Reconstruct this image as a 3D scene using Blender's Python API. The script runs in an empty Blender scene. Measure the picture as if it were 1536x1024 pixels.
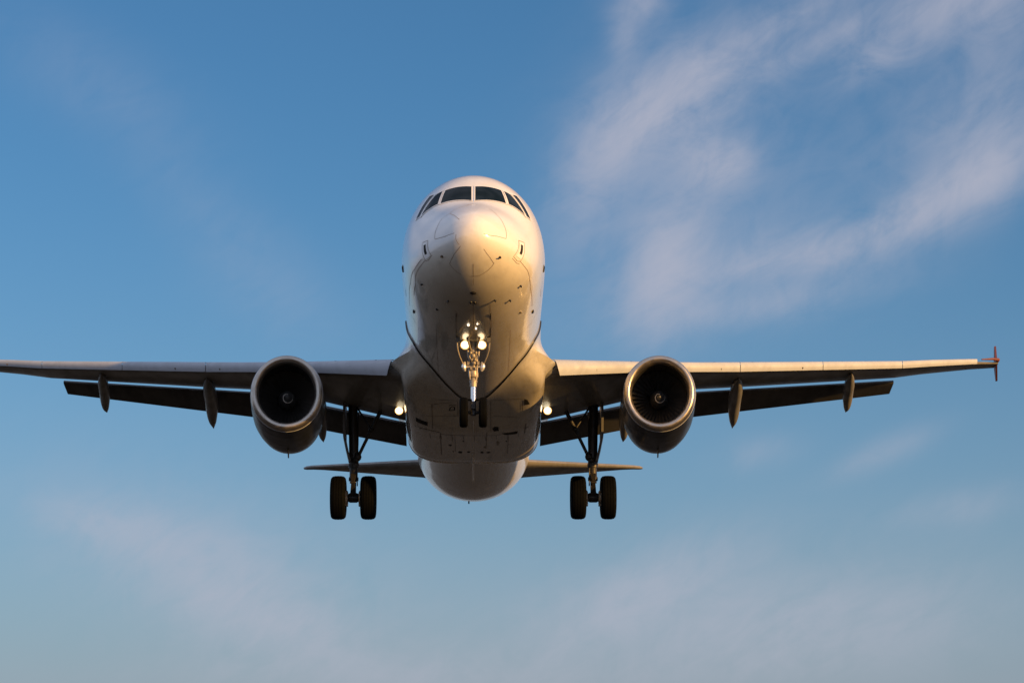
import bpy, bmesh, math, random
from mathutils import Vector, Matrix
from mathutils.bvhtree import BVHTree
random.seed(7)
R = math.radians
scene = bpy.context.scene

# ------------------------------------------------------------------ camera
CAM_EL, CAM_YAW = R(11.14), R(0.866)        # looking up along the approach path
cam_pos = Vector((0, 0, 1.7))
f0 = Vector((0, math.cos(CAM_EL), math.sin(CAM_EL)))
r0 = Vector((1, 0, 0)); u0 = r0.cross(f0)
fw = f0*math.cos(CAM_YAW) + r0*math.sin(CAM_YAW)
rt = r0*math.cos(CAM_YAW) - f0*math.sin(CAM_YAW)
cd = bpy.data.cameras.new("camera"); cam = bpy.data.objects.new("camera", cd)
scene.collection.objects.link(cam); scene.camera = cam
m = Matrix.Identity(4)
for i in range(3):
    m[i][0], m[i][1], m[i][2], m[i][3] = rt[i], u0[i], -fw[i], cam_pos[i]
cam.matrix_world = m
cd.sensor_width = 36.0; cd.lens = 89.915
cd.clip_start = 0.5; cd.clip_end = 60000

# ------------------------------------------------------------------ light
SUN_AZ, SUN_EL = R(53), R(10.5)            # azimuth from the nose direction (-Y) towards +X
scene.view_settings.view_transform = 'Standard'
scene.view_settings.look = 'None'
scene.view_settings.exposure = 0.35
scene.view_settings.gamma = 1.0
sd = Vector((math.sin(SUN_AZ)*math.cos(SUN_EL), -math.cos(SUN_AZ)*math.cos(SUN_EL), math.sin(SUN_EL)))
sl = bpy.data.lights.new("sun", 'SUN'); so = bpy.data.objects.new("sun", sl)
scene.collection.objects.link(so)
sl.energy = 5.0; sl.angle = R(0.53); sl.color = (1.0, 0.54, 0.15)
so.rotation_euler = sd.to_track_quat('Z', 'Y').to_euler(); so.location = (60, -60, 60)

world = bpy.data.worlds.new("World"); scene.world = world; world.use_nodes = True
nt = world.node_tree; nt.nodes.clear()

def N(tree, kind, **kw):
    n = tree.nodes.new(kind)
    for k, v in kw.items():
        if k == 'inp':
            for a, b in v.items(): n.inputs[a].default_value = b
        else: setattr(n, k, v)
    return n
def math_(tree, op, a, b=None, c=None, clamp=False):
    n = tree.nodes.new('ShaderNodeMath'); n.operation = op; n.use_clamp = clamp
    for i, x in enumerate((a, b, c)):
        if x is None: continue
        if isinstance(x, (int, float)): n.inputs[i].default_value = x
        else: tree.links.new(x, n.inputs[i])
    return n.outputs[0]
def mixc(tree, fac, a, b, mode='MIX'):
    n = tree.nodes.new('ShaderNodeMix'); n.data_type = 'RGBA'; n.blend_type = mode
    for i, x in ((0, fac), (6, a), (7, b)):
        if isinstance(x, (int, float)): n.inputs[i].default_value = x
        elif isinstance(x, tuple): n.inputs[i].default_value = x
        else: tree.links.new(x, n.inputs[i])
    return n.outputs[2]
def ramp(tree, val, lo, hi, smooth=True):
    n = tree.nodes.new('ShaderNodeMapRange'); n.interpolation_type = 'SMOOTHSTEP' if smooth else 'LINEAR'
    n.inputs[1].default_value = lo; n.inputs[2].default_value = hi
    tree.links.new(val, n.inputs[0]); return n.outputs[0]

SKY_STRENGTH = 0.0835
SKY_TINT = (.62, .955, 1.15, 1)
sky = N(nt, 'ShaderNodeTexSky', sky_type='NISHITA', sun_disc=False)
sky.sun_elevation = SUN_EL; sky.sun_rotation = math.pi - SUN_AZ
sky.air_density = 1.0; sky.dust_density = 0.25; sky.ozone_density = 2.8; sky.altitude = 50
tc = N(nt, 'ShaderNodeTexCoord')
sep = N(nt, 'ShaderNodeSeparateXYZ'); nt.links.new(tc.outputs['Generated'], sep.inputs[0])
az = math_(nt, 'MULTIPLY', math_(nt, 'ARCTAN2', sep.outputs[0], sep.outputs[1]), 57.29578)
el = math_(nt, 'MULTIPLY', math_(nt, 'ARCSINE', sep.outputs[2]), 57.29578)
# thin cirrus: soft banks (azimuth, elevation, half length, half width, tilt, amount) broken up by streaky noise
BANKS = [
 (5.1, 17.0, 1.9, .75, 25, .62), (7.0, 18.0, 1.8, .40, 28, .40), (2.85, 15.0, 1.5, .70, 65, .58), (3.75, 16.1, 1.2, .65, 45, .50),
 (5.7, 15.1, .62, .48, 0, .75), (5.2, 15.7, 1.3, 1.0, 60, .42), (4.3, 12.5, 1.3, .70, 70, .62), (4.5, 13.3, .7, .8, 0, .32),
 (7.0, 12.95, 2.2, .40, 10, .62), (10.0, 13.7, 2.0, .48, 24, .80), (11.9, 14.75, 1.4, .65, 38, .80), (11.5, 16.1, 2.0, 1.1, 55, .34),
 (6.6, 11.9, 2.5, .35, 8, .34), (8.05, 17.6, 1.7, .30, 22, .50), (9.4, 17.3, 1.0, .45, 25, .42), (11.5, 18.5, 2.4, .75, 8, .80),
 (3.9, 18.65, .6, .40, 0, .55), (3.5, 17.9, .35, .45, 0, .34),
 (-8.8, 16.8, 2.4, .9, -25, .10), (-6.1, 14.0, 2.4, .8, -40, .09), (-4.6, 12.2, 1.8, .95, -30, .09),
 (4.6, 15.4, 3.2, 2.2, 60, .24), (9.8, 15.6, 4.6, 2.4, 30, .12), (5.5, 12.6, 3.0, 1.2, 15, .22), (-6.0, 6.2, 4.5, 1.8, -15, .20), (5.0, 5.2, 6.0, 1.5, 5, .18),
 (-8.2, 7.0, 1.5, .42, -12, .32), (-6.1, 6.0, 2.2, 1.0, -22, .46), (-4.2, 4.8, 2.0, .70, -15, .45),
 (3.7, 5.5, 2.4, .75, 25, .48), (7.3, 4.6, 3.5, .95, 6, .50), (10.9, 7.3, 1.3, .36, 8, .28), (9.2, 8.55, 1.1, .30, 22, .30), (6.4, 8.6, .9, .35, 10, .24), (-1.6, 3.7, 5.0, .55, 0, .30)]
comb = N(nt, 'ShaderNodeCombineXYZ'); nt.links.new(az, comb.inputs[0]); nt.links.new(el, comb.inputs[1])
def fbm(scale, stretch, rot, detail, rough, dist, off):
    mp = N(nt, 'ShaderNodeMapping'); mp.inputs['Rotation'].default_value = (0, 0, R(rot)); mp.inputs['Location'].default_value = off
    mp.vector_type = 'TEXTURE'; mp.inputs['Scale'].default_value = (stretch, 1, 1)
    nt.links.new(comb.outputs[0], mp.inputs[0])
    n = N(nt, 'ShaderNodeTexNoise', inp={'Scale': scale, 'Detail': detail, 'Roughness': rough, 'Distortion': dist})
    nt.links.new(mp.outputs[0], n.inputs['Vector']); return n.outputs['Fac']
n_big = fbm(.28, 1.3, 25, 3, .5, .4, (3, 1, 0))
n_fine = fbm(.8, 1.7, 24, 9, .60, 1.1, (0, 4, 0))
n_fib = fbm(2.6, 5.0, 32, 6, .6, .5, (2, 9, 0))
n_cross = fbm(.9, 2.2, 75, 8, .58, .9, (7, 2, 0))
total = None
for (a, e, rx, ry, t, w) in BANKS:
    dx = math_(nt, 'SUBTRACT', az, a); dy = math_(nt, 'SUBTRACT', el, e)
    c_, s_ = math.cos(R(t)), math.sin(R(t))
    p = math_(nt, 'ADD', math_(nt, 'MULTIPLY', dx, c_/rx), math_(nt, 'MULTIPLY', dy, s_/rx))
    q = math_(nt, 'ADD', math_(nt, 'MULTIPLY', dx, -s_/ry), math_(nt, 'MULTIPLY', dy, c_/ry))
    r2 = math_(nt, 'ADD', math_(nt, 'MULTIPLY', p, p), math_(nt, 'MULTIPLY', q, q))
    g = math_(nt, 'MULTIPLY', math_(nt, 'EXPONENT', math_(nt, 'MULTIPLY', r2, -0.9)), w)
    total = g if total is None else math_(nt, 'ADD', total, g)
nz = math_(nt, 'ADD', math_(nt, 'MULTIPLY', n_fine, .55), math_(nt, 'ADD', math_(nt, 'MULTIPLY', n_big, .35), math_(nt, 'ADD', math_(nt, 'MULTIPLY', n_cross, .28), math_(nt, 'MULTIPLY', math_(nt, 'SUBTRACT', n_fib, .5), .20))))
nz = ramp(nt, nz, .30, .82)
cov = math_(nt, 'MULTIPLY', total, math_(nt, 'ADD', math_(nt, 'MULTIPLY', nz, 1.22), .22))
cov = math_(nt, 'SUBTRACT', 1.0, math_(nt, 'EXPONENT', math_(nt, 'MULTIPLY', cov, -1.0)))
# a faint even veil that thickens towards the horizon, and unseen brighter cirrus added outside the view as fill light
veil = math_(nt, 'MULTIPLY', math_(nt, 'POWER', ramp(nt, el, 18.5, 2.5, False), 2.6), .85)
fill_mask = ramp(nt, math_(nt, 'SQRT', math_(nt, 'ADD', math_(nt, 'MULTIPLY', az, az), math_(nt, 'MULTIPLY', math_(nt, 'SUBTRACT', el, 11), math_(nt, 'SUBTRACT', el, 11)))), 17, 45)
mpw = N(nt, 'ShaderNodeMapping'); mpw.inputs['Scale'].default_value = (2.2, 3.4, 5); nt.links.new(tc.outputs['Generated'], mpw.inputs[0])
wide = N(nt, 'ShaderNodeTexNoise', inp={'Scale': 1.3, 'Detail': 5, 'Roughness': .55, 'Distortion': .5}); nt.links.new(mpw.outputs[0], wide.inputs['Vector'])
cov = math_(nt, 'ADD', cov, math_(nt, 'MULTIPLY', fill_mask, math_(nt, 'ADD', math_(nt, 'MULTIPLY', ramp(nt, wide.outputs['Fac'], .30, .60), .58), .28)))
cov = math_(nt, 'MINIMUM', cov, .95)
skyc = mixc(nt, 1.0, sky.outputs[0], SKY_TINT, 'MULTIPLY')
skyc = mixc(nt, veil, skyc, (2.88, 3.06, 3.75, 1))
CLOUD = (4.35, 4.40, 5.25, 1)
colr = mixc(nt, cov, skyc, mixc(nt, fill_mask, CLOUD, (5.6, 6.0, 7.5, 1)))  # the added fill cirrus out of view gets a brighter colour
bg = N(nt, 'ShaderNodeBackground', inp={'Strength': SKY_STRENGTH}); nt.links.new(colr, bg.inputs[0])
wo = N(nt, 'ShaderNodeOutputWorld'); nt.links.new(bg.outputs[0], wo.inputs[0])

# ------------------------------------------------------------------ materials
def mat(name, col, rough=.5, metal=0., coat=0., bump=0., noise=0., nscale=6., spec=.5, stretch=1.):
    ma = bpy.data.materials.new(name); ma.use_nodes = True
    t = ma.node_tree; b = t.nodes['Principled BSDF']
    b.inputs['Base Color'].default_value = (*col, 1); b.inputs['Roughness'].default_value = rough
    b.inputs['Metallic'].default_value = metal; b.inputs['Coat Weight'].default_value = coat
    b.inputs['Coat Roughness'].default_value = .12; b.inputs['Specular IOR Level'].default_value = spec
    if noise or bump:
        tcn = N(t, 'ShaderNodeTexCoord'); mp = N(t, 'ShaderNodeMapping'); mp.inputs['Scale'].default_value = (1, 1/stretch, 1)
        t.links.new(tcn.outputs['Object'], mp.inputs[0])
        n = N(t, 'ShaderNodeTexNoise', inp={'Scale': nscale, 'Detail': 6, 'Roughness': .62}); t.links.new(mp.outputs[0], n.inputs['Vector'])
        if noise:
            f = ramp(t, n.outputs['Fac'], .35, .72)
            c = mixc(t, math_(t, 'MULTIPLY', f, noise), (*col, 1), tuple(x*.35 for x in col)+(1,))
            t.links.new(c, b.inputs['Base Color'])
            t.links.new(math_(t, 'ADD', math_(t, 'MULTIPLY', f, .18), rough), b.inputs['Roughness'])
        if bump:
            bp = N(t, 'ShaderNodeBump', inp={'Strength': bump, 'Distance': .02}); t.links.new(n.outputs['Fac'], bp.inputs['Height'])
            t.links.new(bp.outputs[0], b.inputs['Normal'])
    return ma

def body_paint():
    """white upper body, slightly warmer lower body, shade painted in as grey under the belly, long dirt streaks and oil on the belly"""
    ma = bpy.data.materials.new('body_paint'); ma.use_nodes = True
    t = ma.node_tree; b = t.nodes['Principled BSDF']
    tcn = N(t, 'ShaderNodeTexCoord'); sp = N(t, 'ShaderNodeSeparateXYZ'); t.links.new(tcn.outputs['Object'], sp.inputs[0])
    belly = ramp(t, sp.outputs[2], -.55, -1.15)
    mp = N(t, 'ShaderNodeMapping'); mp.inputs['Scale'].default_value = (3.2, .35, 3.2); t.links.new(tcn.outputs['Object'], mp.inputs[0])
    n1 = N(t, 'ShaderNodeTexNoise', inp={'Scale': 1.6, 'Detail': 8, 'Roughness': .65}); t.links.new(mp.outputs[0], n1.inputs['Vector'])
    n2 = N(t, 'ShaderNodeTexNoise', inp={'Scale': 2.3, 'Detail': 7, 'Roughness': .6}); t.links.new(tcn.outputs['Object'], n2.inputs['Vector'])
    n3 = N(t, 'ShaderNodeTexNoise', inp={'Scale': .8, 'Detail': 3, 'Roughness': .5}); t.links.new(tcn.outputs['Object'], n3.inputs['Vector'])
    streak = ramp(t, n1.outputs['Fac'], .46, .78); blot = ramp(t, n2.outputs['Fac'], .50, .80)
    dirt = math_(t, 'MULTIPLY', math_(t, 'ADD', math_(t, 'MULTIPLY', streak, .55), math_(t, 'MULTIPLY', blot, .4)), math_(t, 'ADD', math_(t, 'MULTIPLY', belly, .75), .10))
    # belly gets dirtier behind the nose gear
    aft = math_(t, 'ADD', math_(t, 'MULTIPLY', ramp(t, sp.outputs[1], 3, 14), .6), .4)
    aft = math_(t, 'MULTIPLY', aft, math_(t, 'ADD', math_(t, 'MULTIPLY', ramp(t, sp.outputs[1], 21, 19), .65), .35))
    dirt = math_(t, 'MULTIPLY', dirt, aft)
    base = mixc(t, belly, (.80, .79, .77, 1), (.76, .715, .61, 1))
    base = mixc(t, math_(t, 'MULTIPLY', ramp(t, sp.outputs[2], -1.10, -1.95), .75), base, (.46, .42, .335, 1))  # grey painted in low down to deepen the belly shade
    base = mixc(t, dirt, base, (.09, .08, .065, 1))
    t.links.new(base, b.inputs['Base Color'])
    t.links.new(math_(t, 'ADD', math_(t, 'MULTIPLY', dirt, .35), .24), b.inputs['Roughness'])
    b.inputs['Coat Weight'].default_value = .7; b.inputs['Coat Roughness'].default_value = .07
    # skin panels: faint tone steps from sheet to sheet, and slight pillowing between frames and stringers
    ang = math_(t, 'ARCTAN2', sp.outputs[0], sp.outputs[2])
    cell = N(t, 'ShaderNodeCombineXYZ'); t.links.new(math_(t, 'FLOOR', math_(t, 'DIVIDE', sp.outputs[1], 1.6)), cell.inputs[0]); t.links.new(math_(t, 'FLOOR', math_(t, 'DIVIDE', ang, .42)), cell.inputs[1])
    wn = N(t, 'ShaderNodeTexWhiteNoise', noise_dimensions='2D'); t.links.new(cell.outputs[0], wn.inputs['Vector'])
    base = mixc(t, math_(t, 'MULTIPLY', wn.outputs['Value'], .13), base, (.42, .40, .36, 1)); t.links.new(base, b.inputs['Base Color'])
    pil = math_(t, 'ADD', math_(t, 'SINE', math_(t, 'MULTIPLY', sp.outputs[1], 11.8)), math_(t, 'SINE', math_(t, 'MULTIPLY', ang, 38)))
    pil = math_(t, 'MULTIPLY', pil, ramp(t, sp.outputs[1], 3.2, 5.0))
    hgt = math_(t, 'ADD', n3.outputs['Fac'], math_(t, 'MULTIPLY', pil, .022))
    bp = N(t, 'ShaderNodeBump', inp={'Strength': .07, 'Distance': .05})
    t.links.new(hgt, bp.inputs['Height']); t.links.new(bp.outputs[0], b.inputs['Normal']); t.links.new(bp.outputs[0], b.inputs['Coat Normal'])
    return ma
def emis(name, col, s):
    ma = bpy.data.materials.new(name); ma.use_nodes = True
    b = ma.node_tree.nodes['Principled BSDF']; b.inputs['Emission Color'].default_value = (*col, 1); b.inputs['Emission Strength'].default_value = s
    b.inputs['Base Color'].default_value = (.8, .8, .8, 1); return ma
M = dict(
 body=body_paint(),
 seam=mat('seam_sealant', (.10, .075, .055), .7),
 line=mat('skin_joint', (.27, .20, .15), .6),
 soot=mat('dark_opening', (.012, .011, .010), .8, noise=.3),
 glass=mat('cockpit_glass', (.003, .008, .011), .05, spec=.08),
 frame=mat('window_frame_paint', (.80, .79, .77), .35),
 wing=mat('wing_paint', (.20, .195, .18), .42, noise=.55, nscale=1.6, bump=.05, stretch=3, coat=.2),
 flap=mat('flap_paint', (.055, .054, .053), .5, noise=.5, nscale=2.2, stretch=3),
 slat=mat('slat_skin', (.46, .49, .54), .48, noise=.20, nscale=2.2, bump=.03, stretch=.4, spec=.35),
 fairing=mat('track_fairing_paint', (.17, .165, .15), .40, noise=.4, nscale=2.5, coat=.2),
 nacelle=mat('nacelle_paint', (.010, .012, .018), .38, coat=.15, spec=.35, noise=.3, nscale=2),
 lip=mat('polished_lip', (.50, .45, .39), .30, metal=.95, noise=.10, nscale=5),
 duct=mat('intake_duct', (.012, .012, .012), .6),
 blade=mat('fan_blade_metal', (.17, .16, .15), .36, metal=.9),
 spinner=mat('spinner_paint', (.030, .029, .028), .35),
 swirl=mat('spinner_mark', (.75, .70, .62), .4),
 tyre=mat('tyre_rubber', (.0034, .0038, .0042), .7, spec=.05, noise=.3, nscale=9, bump=.1),
 rim=mat('wheel_rim', (.30, .29, .27), .4, metal=.6, noise=.4),
 steel=mat('gear_steel', (.040, .037, .034), .42, metal=.4, noise=.5, nscale=7),
 gear=mat('gear_paint', (.42, .37, .29), .42, noise=.6, nscale=8, metal=.3),
 chrome=mat('chrome_piston', (.86, .82, .76), .13, metal=1.),
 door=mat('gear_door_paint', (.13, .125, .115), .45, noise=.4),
 fence=mat('wingtip_red_paint', (.15, .035, .022), .5),
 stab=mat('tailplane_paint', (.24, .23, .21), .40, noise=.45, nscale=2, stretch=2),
 bright_dot=emis('bright_dot_skin', (1.0, .86, .66), 1.6),
 bloom_ring=emis('lamp_bloom', (1.0, .50, .12), 1.3),  # glowing ring around the lens, stands in for lens bloom
 lamp=emis('lamp_lens', (1.0, .82, .52), 2.8),
 whitefit=mat('bright_metal_fitting', (.88, .84, .76), .24, metal=.6),
 black=mat('black_fitting', (.012, .012, .013), .45),
)

# ------------------------------------------------------------------ mesh helpers
def ring_faces(bm, rings, closed=True, mi=0):
    out = []
    for a, b in zip(rings[:-1], rings[1:]):
        n = len(a)
        for i in range(n if closed else n-1):
            j = (i+1) % n
            vs = [a[i], a[j], b[j], b[i]]
            u = []
            for v in vs:
                if v not in u: u.append(v)
            if len(u) > 2:
                try:
                    f = bm.faces.new(u); f.material_index = mi; out.append(f)
                except ValueError: pass
    return out
def loft(bm, pts, closed=True, caps=True, mi=0):
    rings = [[bm.verts.new(p) for p in r] for r in pts]
    ring_faces(bm, rings, closed, mi)
    if caps and closed:
        for r in (rings[0], rings[-1]):
            try: f = bm.faces.new(r); f.material_index = mi
            except ValueError: pass
    return rings
def tube(bm, path, rad, n=14, caps=True, mi=0):
    """round bar along a 3D path; rad a number or one per point"""
    path = [Vector(p) for p in path]; rings = []
    rads = rad if isinstance(rad, (list, tuple)) else [rad]*len(path)
    t0 = (path[1]-path[0]).normalized()
    up = Vector((0, 0, 1)) if abs(t0.z) < .9 else Vector((0, 1, 0))
    x = t0.cross(up).normalized()
    for i, p in enumerate(path):
        t = (path[min(i+1, len(path)-1)] - path[max(i-1, 0)]).normalized()
        x = (x - t*x.dot(t)).normalized(); y = t.cross(x)
        rings.append([p + (x*math.cos(k*2*math.pi/n) + y*math.sin(k*2*math.pi/n))*rads[i] for k in range(n)])
    return loft(bm, rings, True, caps, mi)
def revolve(bm, prof, axis='Y', centre=(0, 0, 0), n=64, mi=0, closed_prof=False, rot=None, caps=True):
    """prof: list of (distance along axis, radius)"""
    rings = []; c = Vector(centre)
    for (d, r) in prof:
        ring = []
        for k in range(n):
            a = 2*math.pi*k/n
            v = Vector((r*math.cos(a), d, r*math.sin(a))) if axis == 'Y' else (Vector((d, r*math.cos(a), r*math.sin(a))) if axis == 'X' else Vector((r*math.cos(a), r*math.sin(a), d)))
            if rot is not None: v = rot @ v
            ring.append(c+v)
        rings.append(ring)
    if closed_prof: rings.append(rings[0])
    return loft(bm, rings, True, caps and not closed_prof, mi)
def box(bm, lo, hi, mi=0):
    x0, y0, z0 = lo; x1, y1, z1 = hi
    return loft(bm, [[(x0, y0, z0), (x1, y0, z0), (x1, y1, z0), (x0, y1, z0)], [(x0, y0, z1), (x1, y0, z1), (x1, y1, z1), (x0, y1, z1)]], mi=mi)
def plate(bm, poly, thick, mi=0):
    """polygon (3D points) given thickness along its normal, both ways"""
    poly = [Vector(p) for p in poly]
    nrm = Vector((0, 0, 0))
    for i in range(len(poly)):
        a, b = poly[i], poly[(i+1) % len(poly)]; nrm += a.cross(b)
    nrm.normalize()
    return loft(bm, [[p - nrm*thick/2 for p in poly], [p + nrm*thick/2 for p in poly]], mi=mi)
def blob(bm, c, r, n=12, mi=0):
    c = Vector(c); rings = []
    for i in range(n//2+1):
        a = math.pi*i/(n//2); rr = max(math.sin(a), 1e-3)
        rings.append([c + Vector((r[0]*rr*math.cos(2*math.pi*k/n), r[1]*rr*math.sin(2*math.pi*k/n), -r[2]*math.cos(a))) for k in range(n)])
    loft(bm, rings, mi=mi)

BASE = Vector((0, 17.7, -4.31))              # under the main wheels, in nose coordinates
CEN = {}
def obj(name, bm, mats, parent, centre=None, smooth=True, bevel=0., weld=True, angle=40):
    if weld: bmesh.ops.remove_doubles(bm, verts=bm.verts, dist=1e-5)
    bmesh.ops.recalc_face_normals(bm, faces=bm.faces)
    if centre is None:
        lo = Vector([min(v.co[i] for v in bm.verts) for i in range(3)]); hi = Vector([max(v.co[i] for v in bm.verts) for i in range(3)])
        centre = (lo+hi)/2
    c = Vector(centre)
    me = bpy.data.meshes.new(name)
    for v in bm.verts: v.co -= c
    bm.to_mesh(me); bm.free()
    if not isinstance(mats, (list, tuple)): mats = [mats]
    for ma in mats: me.materials.append(ma)
    if smooth:
        me.polygons.foreach_set('use_smooth', [True]*len(me.polygons))
        me.set_sharp_from_angle(angle=R(angle))
    o = bpy.data.objects.new(name, me); scene.collection.objects.link(o)
    o.parent = parent; o.location = c - CEN[parent.name]; CEN[o.name] = c
    if bevel:
        bv = o.modifiers.new('bevel', 'BEVEL'); bv.width = bevel; bv.segments = 2; bv.limit_method = 'ANGLE'; bv.angle_limit = R(40)
    return o

def interp(tab, s):
    """monotone cubic (Fritsch-Carlson) through (s, value) pairs"""
    xs = [p[0] for p in tab]; ys = [p[1] for p in tab]
    if s <= xs[0]: return ys[0]
    if s >= xs[-1]: return ys[-1]
    k = max(i for i in range(len(xs)-1) if xs[i] <= s)
    d = [(ys[i+1]-ys[i])/(xs[i+1]-xs[i]) for i in range(len(xs)-1)]
    def tan(i):
        if i == 0: return d[0]
        if i == len(xs)-1: return d[-1]
        if d[i-1]*d[i] <= 0: return 0.
        w1 = 2*(xs[i+1]-xs[i]) + (xs[i]-xs[i-1]); w2 = (xs[i+1]-xs[i]) + 2*(xs[i]-xs[i-1])
        return (w1+w2)/(w1/d[i-1] + w2/d[i])
    h = xs[k+1]-xs[k]; t = (s-xs[k])/h
    return ((1+2*t)*(1-t)**2*ys[k] + t*(1-t)**2*h*tan(k) + t*t*(3-2*t)*ys[k+1] + t*t*(t-1)*h*tan(k+1))
def sm(t): t = max(0., min(1., t)); return t*t*(3-2*t)

# ------------------------------------------------------------------ ground (far below the aircraft, lights its underside)
bm = bmesh.new(); S = 30000
g = [bm.verts.new(p) for p in ((-S, -S, 0), (S, -S, 0), (S, S, 0), (-S, S, 0))]; bm.faces.new(g)
me = bpy.data.meshes.new('ground'); bm.to_mesh(me); bm.free()
gm = bpy.data.materials.new('dry_grass'); gm.use_nodes = True
t = gm.node_tree; b = t.nodes['Principled BSDF']; b.inputs['Roughness'].default_value = .95
tcn = N(t, 'ShaderNodeTexCoord')
n1 = N(t, 'ShaderNodeTexNoise', inp={'Scale': .02, 'Detail': 8, 'Roughness': .6}); t.links.new(tcn.outputs['Object'], n1.inputs['Vector'])
n2 = N(t, 'ShaderNodeTexNoise', inp={'Scale': 3., 'Detail': 5, 'Roughness': .6}); t.links.new(tcn.outputs['Object'], n2.inputs['Vector'])
c = mixc(t, ramp(t, n1.outputs['Fac'], .35, .65), (.018, .015, .010, 1), (.011, .0105, .007, 1))
c = mixc(t, math_(t, 'MULTIPLY', n2.outputs['Fac'], .6), c, (.024, .020, .013, 1)); t.links.new(c, b.inputs['Base Color'])
me.materials.append(gm); go = bpy.data.objects.new('ground', me); scene.collection.objects.link(go)
go['kind'] = 'structure'

# ------------------------------------------------------------------ the airliner
# built in metres in nose coordinates: x to the picture's right, y back from the nose tip, z up from the body axis
A_PITCH = R(3.5)
plane = bpy.data.objects.new('airliner', None); scene.collection.objects.link(plane)
plane['label'] = 'white twin engine passenger jet on landing approach with wheels down and lights on'
plane['category'] = 'airplane'
D0 = 62.944
NOSE_EL = R(14.06)                          # the nose tip's elevation seen from the camera
nose_w = cam_pos + Vector((0, math.cos(NOSE_EL), math.sin(NOSE_EL)))*D0
rotm = Matrix.Rotation(-A_PITCH, 4, 'X')
plane.rotation_euler = (-A_PITCH, 0, 0)
plane.location = nose_w + rotm @ BASE
plane.empty_display_size = 2
CEN['airliner'] = BASE

TOP = [(0, -.5), (.03, -.34), (.12, -.18), (.3, .02), (.6, .22), (1.0, .44), (1.5, .72), (2.15, 1.31), (2.6, 1.68), (3.1, 1.94), (3.8, 2.06), (5, 2.11), (7, 2.12), (27, 2.12), (30, 2.08), (33, 1.95), (35, 1.72), (37.2, 1.15)]
BOT = [(0, -.5), (.03, -.68), (.12, -.86), (.3, -1.06), (.6, -1.27), (1.0, -1.47), (1.6, -1.68), (2.4, -1.85), (3.4, -1.97), (4.6, -2.03), (6, -2.05), (24, -2.05), (26, -1.98), (27, -1.89), (29, -1.59), (31, -1.10), (33, -.45), (35, .2), (37.2, .85)]
WID = [(0, 0), (.03, .19), (.12, .39), (.3, .63), (.6, .91), (1.0, 1.19), (1.6, 1.47), (2.4, 1.69), (3.4, 1.83), (4.6, 1.885), (6, 1.90), (22, 1.90), (25, 1.93), (28, 2.0), (30, 1.97), (31, 1.86), (33, 1.42), (35, .84), (37.2, .16)]
def surf(s, th, off=0.):
    """skin point: th = 0 crown .. pi keel (negative = picture left)"""
    zt, zb, w = interp(TOP, s), interp(BOT, s), interp(WID, s)
    zc = zb + (zt-zb)*(.43 + .06*sm(s/6)) if s < 6 else (zt+zb)/2 - .02*(zt-zb)*0
    if s < 6: zc = zb + (zt-zb)*(.40 + .10*sm(s/6))
    c, sn = math.cos(th), math.sin(th)
    e = 2.0
    x = w*math.copysign(abs(sn)**(2/e), sn)
    z = zc + ((zt-zc) if c > 0 else (zc-zb))*math.copysign(abs(c)**(2/e), c)
    if off:
        ds, dt = .01, .01
        p = surf(s, th); a = surf(s+ds, th)-p; b_ = surf(s, th+dt)-p
        n = b_.cross(a).normalized()
        if n.dot(p - Vector((0, s+.6, zc))) < 0: n = -n
        return p + n*off
    return Vector((x, s, z))
sts = [0.0005] + [.012, .03, .06, .1, .15, .21, .28, .36, .45, .55, .66, .78, .9, 1.03, 1.17, 1.32, 1.48, 1.65, 1.83, 2.0, 2.15, 2.3, 2.45, 2.6, 2.8, 3.0, 3.2, 3.5, 3.8, 4.2, 4.6, 5.0, 5.5, 6.0] + [6+.75*i for i in range(1, 25)] + [24+.4*i for i in range(1, 34)]
NT = 96
bm = bmesh.new()
loft(bm, [[surf(s, 2*math.pi*(k+.5)/NT - math.pi) for k in range(NT)] for s in sts])
FUS_BVH = None
def strip(bm, pts, width, mi, fn, off=.004, closed=False):
    """thin line lying on the skin through (s, th) points; fn gives the skin point"""
    P = []
    for i in range(len(pts)-1):
        a, b_ = pts[i], pts[i+1]; n = max(2, int(math.hypot(a[0]-b_[0], (a[1]-b_[1])*1.8)/.08))
        for k in range(n): P.append((a[0]+(b_[0]-a[0])*k/n, a[1]+(b_[1]-a[1])*k/n))
    P.append(pts[-1])
    Q = [fn(s, t, off) for s, t in P]; L = []
    for i, q in enumerate(Q):
        d = (Q[min(i+1, len(Q)-1)] - Q[max(i-1, 0)])
        nrm = (fn(P[i][0], P[i][1], off+.02) - q)
        side = d.cross(nrm)
        if side.length < 1e-9: side = Vector((1, 0, 0))
        side.normalize(); L.append((q - side*width/2, q + side*width/2))
    vs = [(bm.verts.new(a), bm.verts.new(b_)) for a, b_ in L]
    for a, b_ in zip(vs[:-1], vs[1:]):
        f = bm.faces.new((a[0], a[1], b_[1], b_[0])); f.material_index = mi
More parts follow.
